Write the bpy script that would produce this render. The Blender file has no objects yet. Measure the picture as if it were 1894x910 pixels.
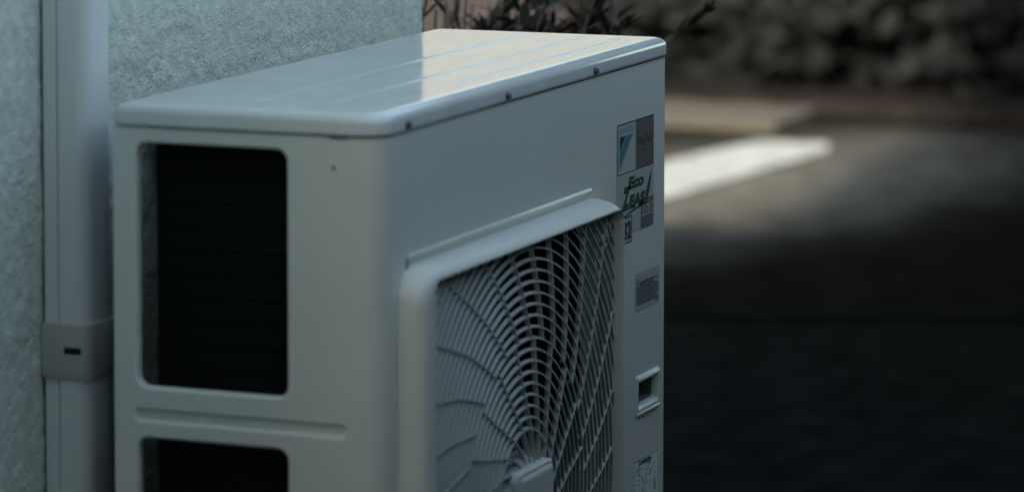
import bpy, bmesh, math, random
from mathutils import Vector, Matrix, noise
random.seed(7)
R = math.radians
PI = math.pi
S = bpy.context.scene
COL = S.collection
ZS = 1.065            # height of the lid seam above the ground

# ------------------------------------------------------------------ camera
cd = bpy.data.cameras.new('camera'); cam = bpy.data.objects.new('camera', cd); COL.objects.link(cam)
S.camera = cam
C = Vector((-3.850101, -1.619699, 0.513234 + ZS))
yw, pt, rl = 0.437021, -0.0872071, -0.0050647
d = Vector((math.cos(yw)*math.cos(pt), math.sin(yw)*math.cos(pt), math.sin(pt)))
r = Vector((math.sin(yw), -math.cos(yw), 0)); u = r.cross(d)
r2 = math.cos(rl)*r + math.sin(rl)*u; u2 = r2.cross(d)
M = Matrix(((r2.x, u2.x, -d.x, C.x), (r2.y, u2.y, -d.y, C.y), (r2.z, u2.z, -d.z, C.z), (0, 0, 0, 1)))
cam.matrix_world = M
cd.sensor_width = 36; cd.lens = 7299.81/1894*36
cd.shift_x = (947-422.48)/1894; cd.shift_y = (1.27-455)/1894
cd.clip_start = .05; cd.clip_end = 3000
cd.dof.use_dof = True; cd.dof.focus_distance = 4.95; cd.dof.aperture_fstop = 3.7

# ------------------------------------------------------------------ light
SUN_EL, SUN_AZ = R(28), R(-176.4)      # azimuth of the sun measured from +X towards +Y
W = bpy.data.worlds.new('World'); S.world = W; W.use_nodes = True
nt = W.node_tree; bg = nt.nodes['Background']
sky = nt.nodes.new('ShaderNodeTexSky'); sky.sky_type = 'NISHITA'; sky.sun_disc = False
sky.sun_elevation = SUN_EL; sky.sun_rotation = PI/2 - SUN_AZ
sky.air_density = 1.0; sky.dust_density = 2.5; sky.ozone_density = 1.0
nt.links.new(sky.outputs[0], bg.inputs[0]); bg.inputs[1].default_value = .15
sd = bpy.data.lights.new('sun', 'SUN'); sun = bpy.data.objects.new('sun', sd); COL.objects.link(sun)
sd.energy = 2.0; sd.angle = R(.6); sd.color = (1, .9, .78)
sv = Vector((math.cos(SUN_EL)*math.cos(SUN_AZ), math.cos(SUN_EL)*math.sin(SUN_AZ), math.sin(SUN_EL)))
sun.rotation_euler = sv.to_track_quat('Z', 'Y').to_euler()
S.view_settings.view_transform = 'Standard'; S.view_settings.look = 'None'
S.view_settings.gamma = 1; S.view_settings.exposure = 1.90
S.view_settings.use_white_balance = True; S.view_settings.white_balance_temperature = 7500; S.view_settings.white_balance_tint = -2
S.render.engine = 'CYCLES'

# ------------------------------------------------------------------ materials
def mat(name, col, rough=.5, metal=0, spec=.5, bump=None, var=None, coat=0):
    m = bpy.data.materials.new(name); m.use_nodes = True
    n = m.node_tree.nodes; l = m.node_tree.links; b = n['Principled BSDF']
    b.inputs['Base Color'].default_value = (*col, 1); b.inputs['Roughness'].default_value = rough
    b.inputs['Metallic'].default_value = metal; b.inputs['Specular IOR Level'].default_value = spec
    b.inputs['Coat Weight'].default_value = coat; b.inputs['Coat Roughness'].default_value = .06
    tc = n.new('ShaderNodeTexCoord')
    if var:                         # (scale, amount): soft dirt and wear in the colour
        nz = n.new('ShaderNodeTexNoise'); nz.inputs['Scale'].default_value = var[0]; nz.inputs['Detail'].default_value = 6
        l.new(tc.outputs['Object'], nz.inputs['Vector'])
        mp = n.new('ShaderNodeMapRange'); mp.inputs[1].default_value = .3; mp.inputs[2].default_value = .7
        mp.inputs[3].default_value = 1-var[1]; mp.inputs[4].default_value = 1+var[1]*.4
        l.new(nz.outputs[0], mp.inputs[0])
        mx = n.new('ShaderNodeVectorMath'); mx.operation = 'SCALE'; mx.inputs[0].default_value = col
        l.new(mp.outputs[0], mx.inputs['Scale']); l.new(mx.outputs[0], b.inputs['Base Color'])
    if bump:
        prev = None
        for sc, dist, det in bump:
            nz = n.new('ShaderNodeTexNoise'); nz.inputs['Scale'].default_value = sc; nz.inputs['Detail'].default_value = det
            l.new(tc.outputs['Object'], nz.inputs['Vector'])
            bp = n.new('ShaderNodeBump'); bp.inputs['Distance'].default_value = dist; bp.inputs['Strength'].default_value = 1
            l.new(nz.outputs[0], bp.inputs['Height'])
            if prev: l.new(prev.outputs[0], bp.inputs['Normal'])
            prev = bp
        l.new(prev.outputs[0], b.inputs['Normal'])
    return m

PAINT = mat('ivory_paint', (.70, .72, .67), .38, spec=.5, bump=[(900, .00002, 2), (5, .0012, 1)], var=(3, .06))
LIDP = mat('lid_gloss_paint', (.70, .73, .72), .10, spec=.6, bump=[(7, .0006, 1)], var=(9, .10))
n = LIDP.node_tree.nodes; l = LIDP.node_tree.links; bs = n['Principled BSDF']
tc = n.new('ShaderNodeTexCoord'); mp = n.new('ShaderNodeMapping'); mp.inputs['Scale'].default_value = (1.2, 26, 1)
nz = n.new('ShaderNodeTexNoise'); nz.inputs['Scale'].default_value = 2.2; nz.inputs['Detail'].default_value = 5
bp = n.new('ShaderNodeBump'); bp.inputs['Distance'].default_value = .0002; old = bs.inputs['Normal'].links[0].from_socket
l.new(tc.outputs['Object'], mp.inputs[0]); l.new(mp.outputs[0], nz.inputs['Vector']); l.new(nz.outputs[0], bp.inputs['Height']); l.new(old, bp.inputs['Normal']); l.new(bp.outputs[0], bs.inputs['Normal'])
mr = n.new('ShaderNodeMapRange'); mr.inputs[1].default_value = .35; mr.inputs[2].default_value = .7; mr.inputs[3].default_value = .07; mr.inputs[4].default_value = .14
l.new(nz.outputs[0], mr.inputs[0]); l.new(mr.outputs[0], bs.inputs['Roughness'])
LIDB = mat('lid_bead_paint', (.66, .68, .68), .28, spec=.4)
PLASTIC = mat('guard_plastic', (.66, .69, .65), .42, spec=.5, var=(5, .08))
GRILLP = mat('grille_plastic', (.50, .54, .51), .5, spec=.35, var=(8, .12))
DUCTM = mat('duct_plastic', (.73, .765, .755), .38, var=(4, .06))
COLLARM = mat('collar_plastic', (.46, .47, .45), .5, var=(30, .08))
STUCCO = mat('stucco', (.76, .82, .73), .9, spec=.2, bump=[(480, .0018, 6), (190, .0026, 5), (22, .003, 3)], var=(60, .14))
BLACK = mat('coil_black', (.003, .0045, .0045), .7, spec=.1)
COILT = mat('coil_tube', (.005, .008, .0075), .7, spec=.1)
BLACKIN = mat('inner_sheet', (.010, .011, .011), .6, spec=.2)
FANM = mat('fan_plastic', (.05, .053, .055), .45)
SCREWM = mat('screw_zinc', (.10, .10, .13), .5, metal=.6)
POCKET = mat('pocket_gap_grey', (.16, .16, .155), .6)  # grey of the handle pocket, also used for the painted gap shadow
FOOTM = mat('foot_steel', (.3, .31, .3), .5, metal=.4)
DARKINK = mat('dark_ink', (.02, .022, .03), .5)
GREYINK = mat('grey_ink', (.085, .085, .085), .5)
LABW = mat('label_white', (.46, .50, .46), .45)
LABN = mat('label_nameplate', (.80, .90, .88), .4)
LABS = mat('label_silver', (.42, .45, .46), .5)
LABG = mat('label_grey', (.13, .12, .13), .4)
LABF = mat('label_print_field', (.22, .23, .23), .5)
NAVY = mat('navy_ink', (.005, .01, .03), .5)
CYAN = mat('cyan_ink', (.03, .20, .27), .5)
CYAN2 = mat('pale_cyan_ink', (.10, .28, .33), .5)
GREEN = mat('green_ink', (.004, .07, .045), .5)
ASPH = mat('asphalt', (.0095, .0107, .010), 1, spec=0, bump=[(120, .006, 5)], var=(9, .45))
ASPHSUN = mat('asphalt_painted_sun', (.130, .121, .109), 1, spec=0, bump=[(120, .006, 5)], var=(7, .4))  # a pale oval of painted sunlight is mixed into this colour below
CONC = mat('pale_concrete', (.095, .084, .074), .9, spec=.2, bump=[(70, .003, 4)], var=(6, .25))
TAR = mat('tar', (.010, .010, .010), 1, spec=0)
LINEW = mat('road_paint', (.42, .41, .395), .7, var=(7, .45))
SOIL = mat('soil', (.022, .019, .019), 1, spec=0, bump=[(30, .02, 5)], var=(8, .4))
GRAVEL = mat('pale_gravel', (.085, .068, .066), 1, spec=0, bump=[(30, .02, 5)], var=(2, .5))
STONE = mat('garden_stone', (.20, .19, .19), .85, bump=[(30, .01, 5)], var=(6, .35))
LEAFD = mat('shrub_leaf', (.022, .024, .014), .6, spec=.25, var=(25, .4))
LEAFB = mat('shrub_leaf_brown', (.05, .03, .022), .6, spec=.25, var=(25, .4))
HLEAF = mat('hedge_leaf', (.0175, .0195, .0215), .8, spec=.02, var=(5, .5))
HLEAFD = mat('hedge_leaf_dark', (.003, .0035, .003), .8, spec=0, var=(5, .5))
BARK = mat('bark', (.16, .12, .09), .9, bump=[(60, .004, 4)])
ROOFM = mat('roof_sheet', (.08, .08, .085), .6)
CREAM = mat('cream_render', (.72, .62, .48), .9, var=(1, .08))
GREYR = mat('grey_render', (.3, .3, .3), .9, var=(1, .08))
GLASSM = mat('window_glass', (.03, .04, .05), .08, spec=.8)
FRAMEM = mat('window_frame', (.35, .35, .35), .4)

# ------------------------------------------------------------------ helpers
class MB:
    def __init__(s): s.v = []; s.f = []; s.mi = []; s.m = []; s.sm = []
    def k(s, m):
        if m not in s.m: s.m.append(m)
        return s.m.index(m)
    def add(s, vs, fs, m, smooth=False):
        o = len(s.v); i = s.k(m); s.v += [tuple(p) for p in vs]
        for f in fs: s.f.append([o+a for a in f]); s.mi.append(i); s.sm.append(smooth)
    def box(s, a, b, m):
        x0, y0, z0 = a; x1, y1, z1 = b
        v = [(x, y, z) for z in (z0, z1) for y in (y0, y1) for x in (x0, x1)]
        s.add(v, [(0, 2, 3, 1), (4, 5, 7, 6), (0, 1, 5, 4), (2, 6, 7, 3), (0, 4, 6, 2), (1, 3, 7, 5)], m)
    def rbox(s, a, b, m, bev=.002, seg=3):
        bm = bmesh.new(); bmesh.ops.create_cube(bm, size=1)
        for v in bm.verts:
            v.co = Vector([(a[i]+b[i])/2 + v.co[i]*abs(b[i]-a[i]) for i in range(3)])
        bmesh.ops.bevel(bm, geom=bm.edges[:], offset=bev, segments=seg, affect='EDGES', profile=.5)
        s.bm(bm, m); bm.free()
    def bm(s, bm, m, smooth=True):
        bm.verts.index_update(); s.add([v.co for v in bm.verts], [[v.index for v in f.verts] for f in bm.faces], m, smooth)
    def loft(s, loops, m, cap0=False, cap1=False, smooth=True, flip=False, closed=True):
        n = len(loops[0]); vs = [p for L in loops for p in L]; fs = []
        for i in range(len(loops)-1):
            for j in range(n if closed else n-1):
                k = (j+1) % n; q = (i*n+j, i*n+k, (i+1)*n+k, (i+1)*n+j)
                fs.append(q[::-1] if flip else q)
        s.add(vs, fs, m, smooth)
        if cap0: s.add(loops[0], [list(range(n))[::-1]], m)
        if cap1: s.add(loops[-1], [list(range(n))], m)
    def tube(s, pts, rad, m, n=8):
        loops = []
        for i, p in enumerate(pts):
            p = Vector(p); a = Vector(pts[max(0, i-1)]); b = Vector(pts[min(len(pts)-1, i+1)]); t = (b-a).normalized()
            x = t.orthogonal().normalized() if abs(t.z) < .99 else Vector((1, 0, 0)); x = (x - t*x.dot(t)).normalized(); y = t.cross(x)
            q = rad[i] if isinstance(rad, (list, tuple)) else rad
            loops.append([p+(x*math.cos(2*PI*j/n)+y*math.sin(2*PI*j/n))*q for j in range(n)])
        s.loft(loops, m, True, True)
    def build(s, name, parent=None, loc=None):
        me = bpy.data.meshes.new(name); me.from_pydata(s.v, [], s.f)
        for m in s.m: me.materials.append(m)
        me.polygons.foreach_set('material_index', s.mi); me.polygons.foreach_set('use_smooth', s.sm)
        me.validate(); me.update()
        o = bpy.data.objects.new(name, me); COL.objects.link(o)
        if parent:
            o.parent = parent
            o.matrix_parent_inverse = Matrix.Translation(-parent.location)
        return o
def tag(o, label=None, cat=None, group=None, kind=None):
    if label: o['label'] = label
    if cat: o['category'] = cat
    if group: o['group'] = group
    if kind: o['kind'] = kind
    return o
def empty(name, loc, label, cat, group=None):
    o = bpy.data.objects.new(name, None); o.location = loc; COL.objects.link(o)
    o.empty_display_size = .1
    return tag(o, label, cat, group)
def rr(x0, x1, y0, y1, rad, n=8):
    """rounded rectangle, counter-clockwise list of 2d points; rad may be a list (x1y0, x1y1, x0y1, x0y0)"""
    rs = rad if isinstance(rad, (list, tuple)) else [rad]*4
    cs = [(x1, y0, -90, -1, 1), (x1, y1, 0, -1, -1), (x0, y1, 90, 1, -1), (x0, y0, 180, 1, 1)]
    out = []
    for (cx, cy, a0, sx, sy), q in zip(cs, rs):
        for i in range(n+1):
            a = R(a0+90*i/n); out.append((cx+sx*q+q*math.cos(a), cy+sy*q+q*math.sin(a)))
    return out
def face_holes(outer, holes):
    bm = bmesh.new(); es = []
    for L in [outer]+holes:
        vs = [bm.verts.new((p[0], p[1], 0)) for p in L]
        es += [bm.edges.new((vs[i], vs[(i+1) % len(vs)])) for i in range(len(vs))]
    bmesh.ops.triangle_fill(bm, edges=es, use_beauty=True, use_dissolve=False)
    bm.verts.index_update()
    v = [tuple(q.co)[:2] for q in bm.verts]; f = [[q.index for q in g.verts] for g in bm.faces]; bm.free()
    return v, f
def plate(mb, outer, holes, to3, m, fil=.0025, depth=.012):
    """flat sheet with rounded rectangular holes whose edges roll inwards; to3(a, b, depth) gives the point"""
    big = [rr(h[0]-fil, h[1]+fil, h[2]-fil, h[3]+fil, h[4]+fil, 10) for h in holes]
    v, f = face_holes(outer, big)
    mb.add([to3(a, b, 0) for a, b in v], f, m)
    for h in holes:
        loops = []
        for i in range(6):
            t = R(90*i/5); e = fil*(1-math.sin(t)); dd = fil*(1-math.cos(t))
            loops.append([to3(a, b, dd) for a, b in rr(h[0]-e, h[1]+e, h[2]-e, h[3]+e, h[4]+e, 10)])
        loops.append([to3(a, b, depth) for a, b in rr(h[0], h[1], h[2], h[3], h[4], 10)])
        mb.loft(loops, m)
_txt = {}
def text_mesh(txt, bold=0):
    key = (txt, bold)
    if key not in _txt:
        c = bpy.data.curves.new('t', 'FONT'); c.body = txt; c.size = 1; c.resolution_u = 3; c.offset = bold
        o = bpy.data.objects.new('t', c); COL.objects.link(o)
        dg = bpy.context.evaluated_depsgraph_get(); me = bpy.data.meshes.new_from_object(o.evaluated_get(dg))
        v = [tuple(p.co) for p in me.vertices]; f = [list(p.vertices) for p in me.polygons]
        bpy.data.objects.remove(o); bpy.data.curves.remove(c); bpy.data.meshes.remove(me)
        _txt[key] = (v, f)
    return _txt[key]
def put_text(mb, txt, x0, x1, z0, z1, y, m, shear=0, bold=0):
    """text stretched to fill the rectangle x0..x1, z0..z1 on a plane facing -Y"""
    v, f = text_mesh(txt, bold)
    ax = min(p[0] for p in v); bx = max(p[0] for p in v); az = min(p[1] for p in v); bz = max(p[1] for p in v)
    out = []
    for p in v:
        s_ = (p[0]-ax)/(bx-ax); t_ = (p[1]-az)/(bz-az)
        out.append((x0+(x1-x0)*s_ + shear*t_*(z1-z0), y, z0+(z1-z0)*t_+ZS))
    mb.add(out, f, m)
def quad(mb, x0, x1, z0, z1, y, m): mb.add([(x0, y, z0+ZS), (x1, y, z0+ZS), (x1, y, z1+ZS), (x0, y, z1+ZS)], [(0, 1, 2, 3)], m)
def poly(mb, pts, y, m): mb.add([(a, y, b+ZS) for a, b in pts], [list(range(len(pts)))], m)
def frame2(mb, x0, x1, z0, z1, t, y, m):
    quad(mb, x0, x1, z1-t, z1, y, m); quad(mb, x0, x1, z0, z0+t, y, m); quad(mb, x0, x0+t, z0+t, z1-t, y, m); quad(mb, x1-t, x1, z0+t, z1-t, y, m)

# ------------------------------------------------------------------ ground
g = MB(); g.add([(-400, -400, 0), (600, -400, 0), (600, 400, 0), (-400, 400, 0)], [(0, 1, 2, 3)], ASPH)
tag(g.build('ground'), kind='structure')
# older asphalt beyond the seam, a pool of sunlight painted in as a pale oval
n = ASPHSUN.node_tree.nodes; l = ASPHSUN.node_tree.links; bs = n['Principled BSDF']
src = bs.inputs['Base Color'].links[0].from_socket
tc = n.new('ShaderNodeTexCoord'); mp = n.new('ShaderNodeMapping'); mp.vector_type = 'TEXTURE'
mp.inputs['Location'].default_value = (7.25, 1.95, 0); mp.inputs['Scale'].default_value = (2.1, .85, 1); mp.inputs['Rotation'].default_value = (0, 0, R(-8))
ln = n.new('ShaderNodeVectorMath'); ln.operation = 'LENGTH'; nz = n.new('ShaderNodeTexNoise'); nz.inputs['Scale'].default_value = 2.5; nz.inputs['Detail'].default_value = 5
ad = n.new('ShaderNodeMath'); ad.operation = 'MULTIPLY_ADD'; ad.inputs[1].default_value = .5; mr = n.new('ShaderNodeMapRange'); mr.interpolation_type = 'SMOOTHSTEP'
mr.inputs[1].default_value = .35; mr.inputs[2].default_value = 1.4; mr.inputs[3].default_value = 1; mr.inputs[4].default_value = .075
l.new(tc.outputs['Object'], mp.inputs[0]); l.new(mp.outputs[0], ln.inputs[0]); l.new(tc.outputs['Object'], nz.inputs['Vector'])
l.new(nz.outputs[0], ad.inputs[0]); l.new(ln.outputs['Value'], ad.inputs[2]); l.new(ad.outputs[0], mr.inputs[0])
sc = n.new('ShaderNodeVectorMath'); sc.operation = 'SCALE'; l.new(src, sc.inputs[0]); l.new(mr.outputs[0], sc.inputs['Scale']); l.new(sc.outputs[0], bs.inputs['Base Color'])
g = MB(); g.add([(4.97, 1.44, .004), (5.60, 0.0, .004), (9.0, -3, .004), (9.0, .6, .004), (8.7, 4.5, .004), (4.6, 4.5, .004)], [(0, 1, 2, 3, 4, 5)], ASPHSUN)
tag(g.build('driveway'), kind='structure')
# the seam itself is a narrow raised lip of tar
g = MB()
pts = [(4.2, 3.2), (4.97, 1.42), (5.6, -.02), (6.9, -3)]
for i in range(3):
    a, b = Vector(pts[i]), Vector(pts[i+1]); n_ = (b-a).orthogonal().normalized()*.016
    g.add([(a.x-n_.x, a.y-n_.y, .008), (b.x-n_.x, b.y-n_.y, .008), (b.x+n_.x, b.y+n_.y, .008), (a.x+n_.x, a.y+n_.y, .008)], [(0, 1, 2, 3)], TAR)
tag(g.build('tar_seam'), kind='structure')
# painted line
g = MB(); g.add([(8.17, 1.91, .009), (8.37, 1.96, .009), (8.34, 2.19, .009), (5.8, 2.62, .009), (5.8, 2.27, .009), (6.96, 2.03, .009)], [(0, 1, 2, 3, 4, 5)], LINEW)
tag(g.build('road_marking'), kind='structure')
# concrete strip with a kerb, and soil behind
g = MB(); g.box((8.62, 2.22, 0), (9.15, 8, .03), CONC); tag(g.build('pavement'), kind='structure')
g = MB(); g.box((9.152, -6, 0), (30, 12, .05), SOIL); tag(g.build('garden_soil'), kind='structure')
g = MB(); g.add([(9.5, 3.1, .056), (22, 3.1, .056), (22, 11, .056), (9.5, 11, .056)], [(0, 1, 2, 3)], GRAVEL); tag(g.build('gravel_yard'), kind='structure')

# ------------------------------------------------------------------ house with the stucco wall
WY = .44; WX = 1.189
house = empty('house', (-2.4, WY+3, 0), 'pale stucco house whose rough wall ends at a sharp corner behind the air conditioner', 'house')
b = MB()
# front wall: a fine grid with real relief where it is seen close, plain faces round it
gx0, gx1, gz0, gz1 = -.35, WX, .45, 1.45; st = .004
nx = int((gx1-gx0)/st); nz_ = int((gz1-gz0)/st)
vs = []
for j in range(nz_+1):
    for i in range(nx+1):
        x = gx0+(gx1-gx0)*i/nx; z = gz0+(gz1-gz0)*j/nz_
        p = Vector((x*70, z*70, 0))
        h = .0016*noise.noise(p) + .0012*noise.noise(p*2.3) + .0016*noise.noise(p*.3)
        e = min(1, (x-gx0)/.03, (z-gz0)/.03, (gz1-z)/.03)
        cx = .0012*noise.noise(Vector((3, z*90, 5))) if i == nx else 0
        vs.append((x+cx, WY - (.002+h)*e, z))
fs = [(j*(nx+1)+i, j*(nx+1)+i+1, (j+1)*(nx+1)+i+1, (j+1)*(nx+1)+i) for j in range(nz_) for i in range(nx)]
b.add(vs, fs, STUCCO, True)
HX0, HY1, HZ = -6.2, 6.4, 2.55
b.add([(HX0, WY, 0), (gx0, WY, 0), (gx0, WY, HZ), (HX0, WY, HZ)], [(0, 1, 2, 3)], STUCCO)
b.add([(gx0, WY, 0), (WX, WY, 0), (WX, WY, gz0), (gx0, WY, gz0)], [(0, 1, 2, 3)], STUCCO)
b.add([(gx0, WY, gz1), (WX, WY, gz1), (WX, WY, HZ), (gx0, WY, HZ)], [(0, 1, 2, 3)], STUCCO)
b.add([(WX, WY, 0), (WX, HY1, 0), (WX, HY1, HZ), (WX, WY, HZ)], [(0, 1, 2, 3)], STUCCO)
b.add([(WX, HY1, 0), (HX0, HY1, 0), (HX0, HY1, HZ), (WX, HY1, HZ)], [(0, 1, 2, 3)], STUCCO)
b.add([(HX0, HY1, 0), (HX0, WY, 0), (HX0, WY, HZ), (HX0, HY1, HZ)], [(0, 1, 2, 3)], STUCCO)
b.build('wall', house)
b = MB(); b.rbox((HX0-.3, WY-.16, HZ+.002), (WX+.15, HY1+.3, HZ+.2), ROOFM, .01); b.build('roof', house)

# ------------------------------------------------------------------ line-set cover duct on the wall
DX0, DX1, DY0 = .05, .116, .377
duct = empty('wall_duct', (.083, WY, 0), 'white plastic pipe cover running up the stucco wall behind the air conditioner', 'pipe cover')
def prof(x0, x1, y0, y1, q, z, n=6):
    return [(a, b_, z) for a, b_ in rr(x0, x1, y0, y1, [q, .001, .001, q], n)]
b = MB(); b.loft([prof(DX0, DX1, DY0, .4145, .017, z) for z in (.0, 2.7)], DUCTM, True, True); b.build('cover', duct)
b = MB(); b.loft([prof(DX0+.0016, DX1-.0016, .4162, WY-.0065, .0008, z) for z in (.0, 2.7)], DUCTM, True, True); b.build('base_channel', duct)
b = MB(); b.box((DX0+.006, WY-.0064, 0), (DX1-.006, WY-.0005, 2.7), POCKET); b.build('gap_shade_strip', duct)  # dark strip that stands in for the shadow gap along the wall
b = MB()
cz0, cz1 = ZS-.2985, ZS-.2345
b.loft([prof(DX0-.002, DX1+.002, DY0-.002, WY-.006, .013, cz0+.001), prof(DX0-.003, DX1+.003, DY0-.003, WY-.004, .0145, cz0+.004),
        prof(DX0-.003, DX1+.003, DY0-.003, WY-.004, .0145, cz1-.004), prof(DX0-.0018, DX1+.0018, DY0-.0018, WY-.006, .013, cz1)], COLLARM, True, True)
col = b.build('joint_collar', duct)
b = MB(); b.box((DX0-.0036, .386, ZS-.268), (DX0-.0026, .407, ZS-.2605), BLACKIN)
b.add([(DX0-.0037, .386, ZS-.268), (DX0-.0037, .398, ZS-.270), (DX0-.0037, .386, ZS-.272)], [(0, 1, 2)], COLLARM)
b.build('slot', col)

# ------------------------------------------------------------------ the outdoor unit
WU, DU = .94, .32
RC = .03; ZB = -.955
ac = empty('air_conditioner_unit', (WU/2, DU/2, 0), 'large ivory outdoor air conditioner with round fan guard standing beside the stucco wall', 'air conditioner')

# left side panel with two openings and a pressed groove
b = MB()
side3 = lambda a, z, dd: (dd, a, z+ZS)
plate(b, [(RC, ZB), (DU, ZB), (DU, -.0012), (.06, -.0012), (.06, -.0030), (.0395, -.0030), (.0395, -.0012), (RC, -.0012)],
      [(.111, .2915, -.288, -.0185, .013), (.111, .2915, -.612, -.3455, .013), (.0436, .293, -.3252, -.3148, .004)], side3, PAINT, .004, .011)
# floor of the pressed groove between the openings
b.loft([[(dd, a, c+ZS) for a, c in rr(.0425, .294, -.3262, -.3138, .005, 6)] for dd in (.0034, .0042)], PAINT, cap0=True, cap1=True)
b.build('side_panel', ac)
# narrow flange at the rear post and behind it nothing: the coil wraps round
b = MB(); b.box((.0022, .292, ZB+ZS), (.0120, DU-.0005, -.002+ZS), PAINT)
b.build('rear_post', ac)
b = MB(); b.box((WU-.002, .002, ZB+ZS), (WU, DU, -.0012+ZS), PAINT); b.build('right_panel', ac)
b = MB(); b.box((.70, DU-.002, ZB+ZS), (WU-.0022, DU, -.0012+ZS), PAINT)
b.build('rear_panel', ac)
# coil: L-shaped block of fins, seen as near black through the openings
b = MB()
CX, CYB = .022, .300
for k in range(0, 1):
    b.rbox((CX, .075, ZB+.03+ZS), (CX+.022, CYB-.022, -.006+ZS), BLACK, .002, 1)
    b.rbox((CX+.01, CYB-.045, ZB+.03+ZS), (.096, CYB-.024, -.006+ZS), BLACK, .002, 1)
    b.rbox((.094, CYB-.045, ZB+.03+ZS), (.70, .312, -.006+ZS), BLACK, .002, 1)
for k in range(34): b.tube([(CX-.0005, .085, ZS-.03-.026*k), (CX-.0005, CYB-.03, ZS-.03-.026*k)], .0012, COILT, 6)
b.build('heat_exchanger', ac)
b = MB(); b.box((.11, .060, ZB+ZS), (.112, .27, -.01+ZS), BLACKIN)
b.box((.0140, .058, ZB+ZS), (.020, .078, -.005+ZS), BLACKIN)
b.box((.70, .012, ZB+ZS), (.702, .295, -.01+ZS), BLACKIN)
b.box((.02, .01, -.012+ZS), (WU-.01, DU-.01, -.010+ZS), BLACKIN); b.build('inner_partition', ac)
b = MB()
L = [[(a, y, c+ZS) for a, c in rr(.086, .678, -.768, -.172, .05, 8)] for y in (.021, .27)]
b.loft(L, BLACKIN, cap1=True); b.build('dark_liner', ac)  # near-black box added so the gaps behind the guard stay dark
for xz in (1,):
    b = MB(); b.rbox((.0, .01, ZB-.012+ZS), (WU, DU-.002, ZB-.001+ZS), PAINT, .003); b.build('base_pan', ac)
for fx in (.14, .80):
    b = MB(); b.rbox((fx-.04, -.03, .0), (fx+.04, DU+.03, ZB-.014+ZS), FOOTM, .006); b.build('foot', ac)

# front panel with rounded left corner, fan opening and pocket for the handle
b = MB()
nseg = 14; strip = []
for z in (ZB, -.0012):
    strip.append([(RC-RC*math.sin(R(90)*(1-i/nseg)), RC-RC*math.cos(R(90)*(1-i/nseg)), z+ZS) for i in range(nseg+1)])
# corner from the side plane (x=0, y=RC) round to the front plane (x=RC, y=0)
b.loft([strip[0], strip[1]], PAINT, closed=False, flip=False)
front3 = lambda a, z, dd: (a, dd, z+ZS)
HX = (.8335, .9065, -.4375, -.4035, .003)
plate(b, [(RC, ZB), (WU-.006, ZB), (WU-.006, -.0012), (RC, -.0012)], [(.088, .676, -.766, -.174, .05), HX], front3, PAINT, .003, .02)
e = []
for z in (ZB, -.0012):
    e.append([(WU-.006+.006*math.sin(R(90)*i/6), .006-.006*math.cos(R(90)*i/6), z+ZS) for i in range(7)])
b.loft(e, PAINT, closed=False)
# pressed ridge above the guard
zr = -.1385
loops = []
for dz, dy in [(.0042, .0004), (.0030, -.0013), (.0008, -.0024), (-.0015, -.0026), (-.0040, -.0022), (-.0085, .0004)]:
    loops.append([(.0716, .0004, zr+dz*.5+ZS), (.0735, dy, zr+dz+ZS), (.656, dy, zr+dz+ZS), (.6590, .0004, zr+dz*.5+ZS)])
b.loft(loops, PAINT, closed=False, flip=False)
# broad, very shallow step right of the panel middle
b.loft([[(.6655, .0003, -.140+ZS), (.6655, .0003, -.002+ZS)], [(.6700, -.0005, -.140+ZS), (.6700, -.0005, -.002+ZS)],
        [(.686, .0003, -.140+ZS), (.686, .0003, -.002+ZS)]], PAINT, closed=False, flip=True)
b.build('front_panel', ac)

# handle pocket
b = MB()
def loopxz(x0, x1, z0, z1, q, y): return [(a, y, c+ZS) for a, c in rr(x0, x1, z0, z1, q, 5)]
b.loft([loopxz(.8255, .9125, -.4455, -.3965, .003, .0004), loopxz(.8262, .9118, -.4448, -.3972, .003, -.0022), loopxz(.829, .909, -.441, -.400, .003, -.0030),
        loopxz(.8305, .9075, -.4370, -.4040, .003, -.0024), loopxz(.8310, .9065, -.4355, -.4050, .002, .003),
        loopxz(.832, .9055, -.4330, -.4060, .002, .022), loopxz(.836, .900, -.4250, -.4080, .002, .030)], PAINT)
b.loft([loopxz(.8322, .9053, -.4328, -.4062, .002, .006), loopxz(.834, .9045, -.4300, -.4070, .002, .036)], POCKET, cap1=True)
b.rbox((.8262, -.0036, -.4480+ZS), (.9118, -.0004, -.4430+ZS), PAINT, .0015)
b.rbox((.829, -.0040, -.4045+ZS), (.911, -.0004, -.3995+ZS), PAINT, .0015)
b.build('handle', ac)

# lid
b = MB()
def lidloop(z, ins):
    return [(a, c, z+ZS) for a, c in rr(-.0018+ins, WU+.0012-ins, -.0018+ins, DU+.001-ins, [.008, .012, .012, RC+.001], 10)]
loops = [lidloop(.0, .001), lidloop(0, 0), lidloop(.004, 0), lidloop(.0137, 0)]
for i in range(1, 7):
    a = R(90*i/6); loops.append(lidloop(.0137+.0110*math.sin(a), .0130*(1-math.cos(a))))
b.loft(loops, LIDP)
TZ = .0247
top = lidloop(TZ, .0130)
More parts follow.
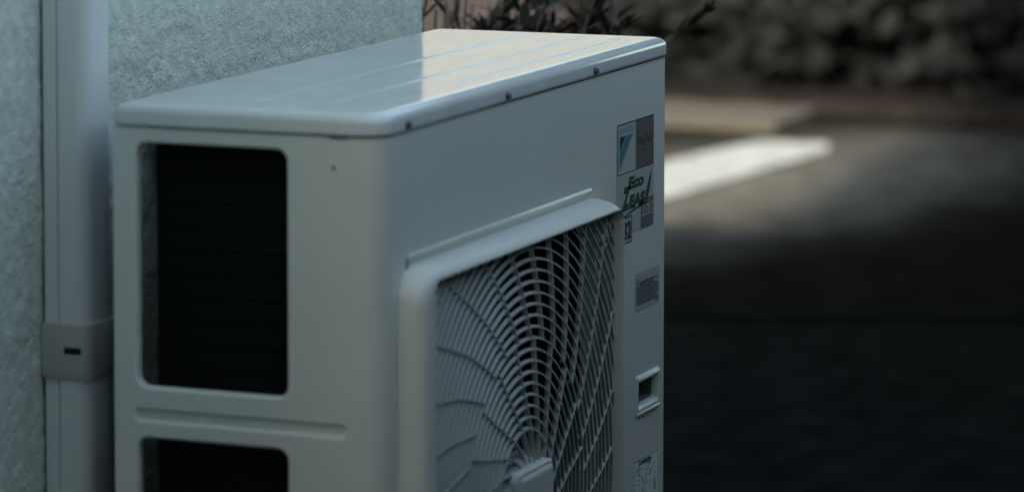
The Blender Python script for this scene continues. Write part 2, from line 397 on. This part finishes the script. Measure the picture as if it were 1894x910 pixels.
# stiffening beads pressed into the top: the outline is cut and each bead lofted up
beads = [(.180, .08, .90), (.096, .10, .885), (.0445, .30, .895)]
bw = .0062
holes = [[(p[0], p[1]) for p in rr(x0, x1, yc-bw, yc+bw, bw*.98, 5)] for yc, x0, x1 in beads]
v, f = face_holes([(p[0], p[1]) for p in top], holes)
b.add([(p[0], p[1], TZ+ZS) for p in v], f, LIDP)
for yc, x0, x1 in beads:
    loops = []
    for i in range(6):
        q = i/5; w = bw*(1-q*.93); h = .0003*math.sin(q*PI/2)**2
        loops.append([(a, c, TZ+h+ZS) for a, c in rr(x0+bw-w, x1-bw+w, yc-w, yc+w, w*.98, 5)])
    b.loft(loops, LIDB, cap1=True)
lid = b.build('lid', ac)
def disc(mb, cx, cy, cz, rad, th, m, n=16, axis='y'):
    L = []
    for (q, t) in ((1, 0), (1, .6), (.8, .9), (.45, 1)):
        L.append([(cx+rad*q*math.cos(2*PI*i/n), cy-th*t, cz+rad*q*math.sin(2*PI*i/n)) for i in range(n)])
    mb.loft(L, m, cap1=True)
for sx in (.0674, .3679, .6663):
    b = MB(); disc(b, sx, -.0018, .0072+ZS, .0052, .0012, SCREWM); 
    L = [[(sx+.0037*q*math.cos(PI/3*i), -.003-t, .0072+ZS+.0037*q*math.sin(PI/3*i)) for i in range(6)] for q, t in ((1, 0), (1, .003), (.8, .0036))]
    b.loft(L, SCREWM, cap1=True, smooth=False); b.build('screw', lid)
b = MB()
L = [[(-.0001-t, .0555+.0022*q*math.cos(PI/4*i), -.0345+ZS+.0022*q*math.sin(PI/4*i)) for i in range(8)] for q, t in ((1, 0), (1, .0008), (.6, .0014))]
b.loft(L, SCREWM, cap1=True, flip=True); b.build('rivet', ac)
b = MB(); L = [[(.0705+.0022*q*math.cos(PI/4*i), -.0001-t, -.1455+ZS+.006*q*math.sin(PI/4*i)) for i in range(8)] for q, t in ((1, 0), (1, .0006), (.6, .0010))]
b.loft(L, SCREWM, cap1=True); b.build('plug', ac)

# fan guard: frame
GX0, GX1, GZ0, GZ1 = .078, .686, -.776, -.164
guard = MB()
def gl_(x0, x1, z0, z1, q, y): return [(a, y, c+ZS) for a, c in rr(x0, x1, z0, z1, q, 10)]
fl = [(.0440, .6935, -.793, -.1475, .040, .0006), (.0441, .6934, -.7925, -.1480, .040, -.010), (.0448, .6930, -.791, -.1500, .039, -.019),
      (.0475, .6920, -.7885, -.1528, .036, -.0255), (.0520, .6908, -.7850, -.1560, .032, -.0295), (.0600, .6895, -.7810, -.1595, .026, -.0322),
      (.0700, .6880, -.7780, -.1622, .018, -.0330), (.0760, .6868, -.7765, -.1634, .013, -.0324), (GX0, GX1, GZ0, GZ1, .012, -.0300),
      (GX0+.0005, GX1-.0005, GZ0+.0005, GZ1-.0005, .012, -.006)]
guard.loft([gl_(*q) for q in fl], PLASTIC, flip=False)
gobj = guard.build('fan_guard', ac)

# rings and swirling ribs of the guard
cx, cz = .3815, -.470
RY = -.0215; RD = .0037; KT = .5
b = MB()
NS = 900
def inside(x, z, e=.0012): return GX0-e < x < GX1+e and GZ0-e < z < GZ1+e
def ring(rad, t=.0022):
    prof_ = [(-t*.5, 0), (t*.5, 0), (KT*RD+t*.3, RD), (KT*RD-t*.3, RD)]
    runs = []; cur = []
    for i in range(NS+1):
        a = 2*PI*i/NS; ok = inside(cx+rad*math.cos(a), cz+rad*math.sin(a))
        if ok: cur.append(a)
        if (not ok or i == NS) and cur: runs.append(cur); cur = []
    for rn in runs:
        if len(rn) < 3: continue
        full = len(rn) == NS+1
        rn2 = rn[:-1] if full else rn
        stp = 3 if rad < .3 else 2
        pr = rn2[::stp] + ([] if (full or (len(rn2)-1) % stp == 0) else [rn2[-1]])
        loops = [[(cx+(rad+dr)*math.cos(a), RY+dy, cz+(rad+dr)*math.sin(a)+ZS) for dr, dy in prof_] for a in pr]
        if full: loops.append(loops[0])
        b.loft(loops, GRILLP, smooth=False, flip=True)
rads = [.0885+.0131*i for i in range(28)]
for q in rads: ring(q, .0028 if q == rads[0] else .0017)
b.build('rings', gobj)
b = MB()
def interp(tab, x):
    for (x0, y0), (x1, y1) in zip(tab, tab[1:]):
        if x <= x1: return y0+(y1-y0)*(x-x0)/(x1-x0)
    (x0, y0), (x1, y1) = tab[-2:]; return y1+(y1-y0)*(x-x1)/(x1-x0)
PHI_I = [(.045, -46), (.077, -26), (.106, -13), (.14, -5), (.168, -1.5), (.194, 1.0)]
PHI_O = [(.2, -8.5), (.23, -4), (.263, 0), (.3, 4.2), (.34, 8), (.4, 12.5), (.45, 15.5)]
def rib(r0, r1, a0, tab, t=.0017, dp=.0058):
    loops = []; n = 26
    pts = []
    for i in range(n+1):
        q = r0+(r1-r0)*i/n; a = R(a0+interp(tab, q)); pts.append((cx+q*math.cos(a), cz+q*math.sin(a)))
    pts2 = []
    for p in pts:
        if inside(*p, .0005): pts2.append(p)
        else: break
    for i, p in enumerate(pts2):
        a_ = pts2[max(0, i-1)]; c_ = pts2[min(len(pts2)-1, i+1)]; dx, dz = c_[0]-a_[0], c_[1]-a_[1]; L = math.hypot(dx, dz) or 1
        nx_, nz2 = -dz/L*t/2, dx/L*t/2
        loops.append([(p[0]-nx_, RY-.0002, p[1]-nz2+ZS), (p[0]+nx_, RY-.0002, p[1]+nz2+ZS), (p[0]+nx_*.8, RY+dp, p[1]+nz2*.8+ZS), (p[0]-nx_*.8, RY+dp, p[1]-nz2*.8+ZS)])
    if len(loops) > 2: b.loft(loops, GRILLP, True, True, smooth=False)
RJ = rads[8]   # ring where the ribs change step
for k in range(20): rib(.050, RJ, 9+18*k, PHI_I)
for k in range(30): rib(RJ, .47, 118.5+12*k, PHI_O)
b.build('ribs', gobj)
# hub dish and cover plate
b = MB()
L = [[(cx+q*math.cos(2*PI*i/40), y, cz+q*math.sin(2*PI*i/40)+ZS) for i in range(40)] for q, y in ((.064, -.008), (.062, -.015), (.056, -.020), (.03, -.022))]
b.loft(L, GRILLP, True, True); hub = b.build('hub', gobj)
b = MB()
X0, X1, Z0, Z1 = .331, .451, -.510, -.4245
b.loft([[(a, y, c+ZS) for a, c in rr(X0+i_, X1-i_, Z0+i_, Z1-i_, q, 8)] for i_, q, y in
        ((0, .013, -.018), (0, .013, -.026), (.001, .012, -.0285), (.0035, .010, -.0296), (.0045, .009, -.0292), (.0065, .008, -.0298), (.0085, .007, -.0312), (.012, .006, -.0318))], PLASTIC, cap1=True)
b.build('cover_plate', hub)
# screw bosses in the corners
for bx_, bz_ in ((.112, -.196), (.658, -.196), (.112, -.744), (.658, -.744)):
    b = MB(); n = 18
    L = [[(bx_+q*math.cos(2*PI*i/n), y, bz_+q*math.sin(2*PI*i/n)+ZS) for i in range(n)] for q, y in
         ((.0125, -.008), (.0115, -.0185), (.0100, -.0200), (.0075, -.0200), (.0068, -.019), (.0062, -.008))]
    b.loft(L, GRILLP, cap1=True)
    sgx = -1 if bx_ < .3 else 1; sgz = 1 if bz_ > -.4 else -1
    for an in (0, 45, 90):
        ax_, az_ = sgx*math.cos(R(an)), sgz*math.sin(R(an))
        x_, z_ = bx_+ax_*.014, bz_+az_*.014; L_ = .034 if an != 45 else .04
        for q in (-1,):
            px_, pz_ = -az_*.0013, ax_*.0013
            b.add([(x_-px_, -.0205, z_-pz_+ZS), (x_+px_, -.0205, z_+pz_+ZS), (x_+ax_*L_*.7+px_, -.0205, z_+az_*L_*.7+pz_+ZS), (x_+ax_*L_*.7-px_, -.0205, z_+az_*L_*.7-pz_+ZS),
                   (x_-px_, -.009, z_-pz_+ZS), (x_+px_, -.009, z_+pz_+ZS), (x_+ax_*L_*.7+px_, -.009, z_+az_*L_*.7+pz_+ZS), (x_+ax_*L_*.7-px_, -.009, z_+az_*L_*.7-pz_+ZS)],
                  [(0, 1, 2, 3), (0, 3, 7, 4), (1, 5, 6, 2), (3, 2, 6, 7)], GRILLP)
    bo = b.build('screw_boss', gobj)

# fan behind the guard
b = MB()
L = [[(cx+q*math.cos(2*PI*i/32), y, cz+q*math.sin(2*PI*i/32)+ZS) for i in range(32)] for q, y in ((.06, .12), (.06, .045), (.05, .035), (.02, .03))]
b.loft(L, FANM, cap1=True); fan = b.build('fan', ac)
for k in range(3):
    b = MB(); loops = []
    for i in range(10):
        q = .055+.215*i/9; row = []
        for j in range(9):
            t = j/8; a = R(120*k+20+ (t-.5)*(62+18*i/9) + 14*i/9)
            row.append((cx+q*math.cos(a), .055+.07*t+.006*math.sin(t*PI), cz+q*math.sin(a)+ZS))
        loops.append(row)
    b.loft(loops, FANM, closed=False)
    o = b.build('blade', fan); sm = o.modifiers.new('thick', 'SOLIDIFY'); sm.thickness = .003

# labels
Y0, Y1, Y2, Y3 = -.0004, -.0006, -.0008, -.0010
b = MB()
quad(b, .7515, .892, -.2115, -.069, Y0, LABW)
quad(b, .7530, .8905, -.1330, -.0695, Y1, DARKINK)
quad(b, .7545, .8205, -.1318, -.0712, Y2, LABW)
quad(b, .8205, .8890, -.1318, -.0712, Y2, LABG)
put_text(b, 'DAIKIN', .7600, .8120, -.0820, -.0745, Y3, CYAN)
poly(b, [(.7600, -.0850), (.7600, -.1040), (.7830, -.0850)], Y3, NAVY)
poly(b, [(.7600, -.1060), (.7600, -.1230), (.8060, -.0850), (.7860, -.0850)], Y3, CYAN)
poly(b, [(.7600, -.1235), (.7600, -.1275), (.8100, -.0855), (.8065, -.0850)], Y3, CYAN2)
put_text(b, 'SkyAir', .8240, .8860, -.1060, -.0920, Y3, DARKINK, .1, .02)
quad(b, .8420, .8580, -.1105, -.1090, Y3, DARKINK)
put_text(b, 'Eco', .7930, .8520, -.1555, -.1390, Y1, GREEN, .25, .07)
put_text(b, 'Z', .7680, .7960, -.1800, -.1500, Y1, GREEN, .25, .08)
put_text(b, 'EAS', .7960, .8560, -.1800, -.1620, Y1, GREEN, .25, .08)
leaf = [(.8590, -.1790)] + [(.8600+.018*math.sin(t*PI*.55), -.1790+.0415*t) for t in [i/8 for i in range(9)]] + [(.8665-.006*math.sin(t*PI), -.1400-.036*t) for t in [i/6 for i in range(1, 6)]]
poly(b, [(.8590, -.1780), (.8660, -.1760), (.8760, -.1640), (.8815, -.1500), (.8830, -.1380), (.8720, -.1500), (.8640, -.1600), (.8600, -.1700)], Y1, GREEN)
sw0 = []; sw1 = []
for i in range(13):
    t = i/12; x = .762+.126*t; zz = -.1895+.010*math.sin(t*PI*.62)
    sw0.append((x, zz-.0016*math.sin(t*PI))); sw1.append((x, zz+.0016*math.sin(t*PI)))
for i in range(12): b.add([(sw0[i][0], Y1, sw0[i][1]+ZS), (sw0[i+1][0], Y1, sw0[i+1][1]+ZS), (sw1[i+1][0], Y1, sw1[i+1][1]+ZS), (sw1[i][0], Y1, sw1[i][1]+ZS)], [(0, 1, 2, 3)], GREEN)
frame2(b, .7560, .8065, -.2200+.010, -.1880-.001, .0011, Y1, DARKINK)
quad(b, .7545, .8085, -.2215, -.2115, Y0, LABW)
frame2(b, .7550, .8080, -.2210, -.1870, .0012, Y2, DARKINK)
put_text(b, 'R32', .7580, .8040, -.2170, -.1930, Y3, DARKINK, 0, .03)
frame2(b, .8420, .8900, -.2095, -.1730, .0012, Y2, DARKINK)
quad(b, .8432, .8888, -.1790, -.1742, Y1, LABF); quad(b, .8432, .8888, -.2083, -.1945, Y1, LABF)
put_text(b, 'Class P 112', .8445, .8875, -.1785, -.1750, Y2, DARKINK)
put_text(b, '10.0', .8455, .8865, -.1935, -.1810, Y2, DARKINK)
for i, q in enumerate((-.1965, -.1990, -.2025, -.2060)):
    x = .845
    while x < .885:
        w = random.uniform(.002, .008); quad(b, x, min(x+w, .887), q-.0007, q+.0006, Y2, DARKINK); x += w+.0015
tag(b.build('brand_sticker', ac), 'grey and green printed sticker')
b = MB()
quad(b, .822, .915, -.3140, -.2660, Y0, LABS)
frame2(b, .8265, .9110, -.3060, -.2790, .0006, Y1, DARKINK)
put_text(b, 'R32', .8265, .8360, -.2775, -.2715, Y2, DARKINK)
for row in range(11):
    z = -.2775-.0027*row; x = .8290+(.010 if row < 2 else 0)
    while x < (.905 if row > 2 else .885):
        w = random.uniform(.003, .012); quad(b, x, min(x+w, .9095), z-.00165, z, Y2, DARKINK if random.random() < .75 else GREYINK); x += w+random.uniform(.0006, .002)
quad(b, .8980, .9120, -.3095, -.3075, Y2, DARKINK)
tag(b.build('caution_label', ac), 'small silver label covered in fine dark print')
b = MB()
quad(b, .8150, .9135, -.6100, -.5020, Y0, LABN)
quad(b, .8170, .9125, -.5052, -.5042, Y1, DARKINK); quad(b, .8165, .9130, -.5185, -.5181, Y1, GREYINK)
put_text(b, 'DAIKIN', .8380, .8860, -.5125, -.5065, Y2, DARKINK, 0, .05)
put_text(b, 'CE', .8300, .8430, -.5200, -.5150, Y2, DARKINK); quad(b, .8700, .8850, -.5150, -.5135, Y2, DARKINK)
for row in range(30):
    z = -.5215-.0030*row
    for c0 in (.8180, .8360, .8500, .8630, .8800, .8970):
        if random.random() < .55:
            w = random.uniform(.003, .0105); quad(b, c0, c0+w, z-random.choice((.0010, .0014, .0018)), z, Y2, DARKINK if random.random() < .5 else GREYINK)
tag(b.build('nameplate', ac), 'pale blue white label with columns of small figures')

# ------------------------------------------------------------------ shrub behind the unit
def leaf_shape(mb, p, dirv, ln, wd, m, droop=.15):
    dv = dirv.normalized(); side = dv.cross(Vector((random.uniform(-1, 1), random.uniform(-1, 1), random.uniform(-.3, 1)))).normalized()
    up = side.cross(dv); pts = []
    prof_ = [(0, .05), (.2, .7), (.45, 1), (.75, .62), (1, .02)]
    vs_ = []
    for t, w in prof_:
        c_ = p+dv*(ln*t)+up*(-droop*ln*t*t)
        vs_ += [c_-side*(wd*w/2)+up*(wd*w*.12), c_, c_+side*(wd*w/2)+up*(wd*w*.12)]
    fs_ = []
    for i in range(4):
        a = i*3; fs_ += [(a, a+1, a+4, a+3), (a+1, a+2, a+5, a+4)]
    mb.add(vs_, fs_, m, True)
shrub = empty('olive_shrub', (1.50, .51, 0), 'dark narrow-leaved shrub rising just behind the air conditioner', 'shrub')
bt = MB(); lv = MB()
base = Vector((1.50, .51, 0)); crotch = Vector((1.53, .49, .66))
bt.tube([base, Vector((1.49, .49, .3)), crotch], [.018, .015, .012], BARK)
viewr = Vector((r2.x, r2.y, 0)).normalized(); viewd = Vector((d.x, d.y, 0)).normalized()
for k in range(60):
    lat = random.uniform(-.20, .13); dep = random.uniform(-.16, .4)
    tip = Vector((1.57, .41, 0)) + viewr*(lat+.02)+viewd*dep
    tip.z = random.uniform(.985, 1.085)
    mid = crotch.lerp(tip, .5)+Vector((0, 0, -.06))+viewr*lat*.2
    pts = [crotch.lerp(mid, .0), crotch.lerp(mid, .5)-Vector((0, 0, .01)), mid, mid.lerp(tip, .5)+Vector((0, 0, .02)), tip]
    bt.tube(pts, [.006, .005, .004, .003, .0015], BARK, 6)
    for i in range(1, 5):
        a_, c_ = pts[i-1], pts[i]
        nl = 4 if i < 3 else 9
        if lat < -.09: nl = nl//4
        for q in range(nl):
            p = a_.lerp(c_, random.random()); dv = (c_-a_).normalized()*.7 + Vector((random.uniform(-1, 1), random.uniform(-1, 1), random.uniform(-.5, .8)))
            leaf_shape(lv, p, dv, random.uniform(.040, .072), random.uniform(.0075, .0125), LEAFB if random.random() < .35 else LEAFD)
# one long twig leaning out to the right
tw = [crotch, Vector((1.57, .39, .85)), Vector((1.75, .268, 1.005)), Vector((1.75, .225, 1.035)), Vector((1.75, .215, 1.042)), Vector((1.75, .205, 1.050))]
bt.tube(tw, [.005, .004, .003, .0026, .002, .001], BARK, 6)
for i in range(2, 6):
    for q in range(4):
        p = tw[i-1].lerp(tw[i], random.random()); leaf_shape(lv, p, (tw[i]-tw[i-1]).normalized()+Vector((random.uniform(-.5, .5), random.uniform(-.5, .5), random.uniform(-.2, .5))), .028 if i > 3 else .042, .006, LEAFD)
bt.build('branches', shrub); lv.build('leaves', shrub)

# ------------------------------------------------------------------ clipped planting along the far side
hedge = empty('low_hedge', (10.0, 2, .05), 'low blurred hedge with grey leaves along the far edge of the drive', 'hedge')
hs = MB(); hl = MB()
for k in range(60):
    x = random.uniform(9.5, 10.3); y = -1.5+4.7*k/60+random.uniform(-.05, .05)
    p0 = Vector((x, y, .04)); p1 = p0+Vector((random.uniform(-.1, .1), random.uniform(-.1, .1), .35)); p2 = p1+Vector((random.uniform(-.2, .2), random.uniform(-.2, .2), .45))
    hs.tube([p0, p1, p2], [.018, .013, .006], HLEAFD, 6)
def hleaf(p, s_, m):
    n_ = Vector((random.uniform(-1, .3), random.uniform(-.9, .6), random.uniform(-.2, 1))).normalized(); a_ = n_.orthogonal().normalized(); a_.rotate(Matrix.Rotation(random.uniform(0, 6.28), 3, n_)); c_ = n_.cross(a_)
    hl.add([p-a_*s_, p+c_*s_*.5-a_*s_*.2, p+c_*s_*.42+a_*s_*.45, p+a_*s_, p-c_*s_*.42+a_*s_*.45, p-c_*s_*.5-a_*s_*.2], [(0, 1, 2, 3, 4, 5)], m)
for k in range(9000):
    y = random.uniform(-1.6, 3.35); z = random.uniform(.06, .95)
    x = 9.35+.25*abs(noise.noise(Vector((y*2, z*3, 0))))+random.random()**1.6*.8
    c_ = noise.noise(Vector((x*3, y*5.5+z*8, z*15)))
    if c_ > .0: hleaf(Vector((x, y, z)), random.uniform(.035, .075), HLEAF)
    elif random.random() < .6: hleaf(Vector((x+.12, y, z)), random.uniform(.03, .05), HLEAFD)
hs.build('stems', hedge); hl.build('leaves', hedge)

# ------------------------------------------------------------------ unseen block added to keep the unit in the shade
blk = empty('shade_block', (-10, -4.2, 0), 'plain grey block, unseen, added to shade the side yard', 'building')
b = MB(); b.box((-13, -8.2, 0), (-7, .40, 13), GREYR); b.build('wall', blk)
b = MB(); b.rbox((-13.1, -8.3, 13.002), (-6.9, .42, 13.2), ROOFM, .02); b.build('roof', blk)

# ------------------------------------------------------------------ unseen things added round the yard to shape the light
WOODD = mat('dark_stained_board', (.035, .03, .026), .8, spec=.2, var=(9, .3))
EVG = mat('evergreen_leaf', (.03, .04, .022), .5, var=(6, .4))
fence = empty('shade_fence', (1.6, -.84, 0), 'dark fence, unseen, added to darken the lower fan side of the air conditioner', 'fence')  # added to cut low skylight from the front of the unit
for k in range(4):
    b = MB(); x = .08+k*1.0; b.rbox((x-.04, -.88, 0), (x+.04, -.812, 1.56), WOODD, .004); b.build('post', fence)
for k in range(11):
    b = MB(); b.rbox((.0, -.810, .05+k*.137), (3.2, -.79, .05+k*.137+.128), WOODD, .003); b.build('board', fence)
for k in range(3):
    b = MB(); x = -1.9+k*.91; b.rbox((x-.04, -1.31+k*.10, 0), (x+.04, -1.24+k*.10, 1.72), WOODD, .004); b.build('post', fence)
for k in range(12):
    z0 = .05+k*.137; b = MB()
    b.add([(-1.98, -1.235, z0), (-.04, -1.02, z0), (-.04, -1.02, z0+.128), (-1.98, -1.235, z0+.128), (-1.982, -1.215, z0), (-.042, -1.00, z0), (-.042, -1.00, z0+.128), (-1.982, -1.215, z0+.128)],
          [(0, 1, 2, 3), (7, 6, 5, 4), (0, 4, 5, 1), (3, 2, 6, 7), (0, 3, 7, 4), (1, 5, 6, 2)], WOODD)
    b.build('board', fence)
bush = empty('shade_hedge', (-.95, -.3, 0), 'low dark hedge, unseen, added to darken the foot of the open side', 'hedge')  # added to hold low light off the side panel
b = MB(); st_ = MB()
for k in range(26):
    x = random.uniform(-1.3, -.6); y = -.85+1.2*k/26
    st_.tube([(x, y, 0), (x+random.uniform(-.05, .05), y+.03, .4), (x+random.uniform(-.1, .1), y, .62)], [.015, .011, .005], BARK, 6)
for k in range(7000):
    p = Vector((random.uniform(-1.4, -.45), random.uniform(-.9, .35), random.uniform(.06, .70)))
    n_ = Vector((random.uniform(-1, 1), random.uniform(-1, 1), random.uniform(-1, 1))).normalized(); a_ = n_.orthogonal().normalized(); c_ = n_.cross(a_); q = random.uniform(.02, .035)
    b.add([p-a_*q, p+c_*q*.5, p+a_*q, p-c_*q*.5], [(0, 1, 2, 3)], EVG)
st_.build('stems', bush); b.build('leaves', bush)
# pale house added out of view to give the glossy lid its bright reflection
far = empty('lid_reflection_house', (36, 15, 0), 'sunlit house added far off, unseen but for its reflection in the lid', 'house')
CREAMB = mat('cream_wall', (.155, .155, .165), .9, var=(.6, .06))
b = MB(); b.box((33, 3, .06), (41, 30, 7.4), CREAMB); b.build('wall', far)
b = MB(); b.rbox((32.6, 2.6, 7.402), (41.4, 30.4, 7.8), ROOFM, .05); b.build('roof', far)
for k in range(7):
    for z in (1.6, 4.4):
        y = (3.9, 5.4, 6.9, 22.5, 24.5, 26.5, 28.5)[k]
        b = MB(); b.rbox((32.94, y-.75, z), (32.99, y+.75, z+1.3), FRAMEM, .01); w = b.build('window', far)
        b = MB(); b.box((32.92, y-.68, z+.07), (32.935, y+.68, z+1.23), GLASSM); b.build('pane', w)


port = empty('shade_canopy', (5.2, -4.9, 0), 'flat dark carport, unseen, added to darken the near part of the drive', 'shade_canopy')  # invented roof that keeps skylight off the near asphalt
for px_ in (3.2, 5.3, 7.4):
    b = MB(); b.rbox((px_-.06, -4.96, 0), (px_+.06, -4.84, 2.22), FOOTM, .01); b.build('post', port)
    b = MB(); b.rbox((px_-.05, -4.83, 2.22), (px_+.05, 1.2, 2.32), FOOTM, .01); b.build('beam', port)
b = MB(); b.rbox((3.0, -5.1, 2.325), (7.9, 1.4, 2.37), ROOFM, .01); b.build('roof', port)
tree = empty('dapple_tree', (-6.45, .1, 0), 'tall slender tree, unseen, added to soften the shadow edge of the grey block', 'tree')  # invented tree that dapples the edge of the block's shadow
b = MB(); b.tube([(-6.45, .1, 0), (-6.4, .12, 3), (-6.42, .2, 6), (-6.4, .3, 8.8)], [.11, .09, .06, .02], BARK, 10)
for k in range(10):
    a = 2.4*k; z = 4.5+.42*k; c0 = Vector((-6.42, .2, z)); b.tube([c0, c0+Vector((.35*math.cos(a), .35*math.sin(a), .35))], [.03, .008], BARK, 6)
b.build('trunk', tree)
b = MB()
for k in range(1500):
    a = random.uniform(0, 2*PI); z = random.uniform(-1, 1); q = random.random()**.5*math.sqrt(1-z*z); p = Vector((-6.4+.5*q*math.cos(a), .24+.42*q*math.sin(a), 7.4+2.4*z))
    n_ = Vector((random.uniform(-1, 1), random.uniform(-1, 1), random.uniform(-1, 1))).normalized(); a_ = n_.orthogonal().normalized(); c_ = n_.cross(a_); w = random.uniform(.03, .06)
    b.add([p-a_*w, p+c_*w*.5, p+a_*w, p-c_*w*.5], [(0, 1, 2, 3)], EVG)
b.build('crown', tree)

bun = empty('light_block_pipes', (.5, .385, 0), 'black tubes, unseen, added to block skylight behind the air conditioner', 'pipes')  # made-up tubes that stop skylight falling into the rear gap
for y in (.344, .378, .412):
    b = MB(); b.tube([(.30, y, ZS-.026), (.5, y, ZS-.0235), (.93, y, ZS-.024), (.945, y, ZS-.04), (.95, y, ZS-.07), (.95, y, .25)], .0155, BLACKIN, 10); b.build('pipe', bun)
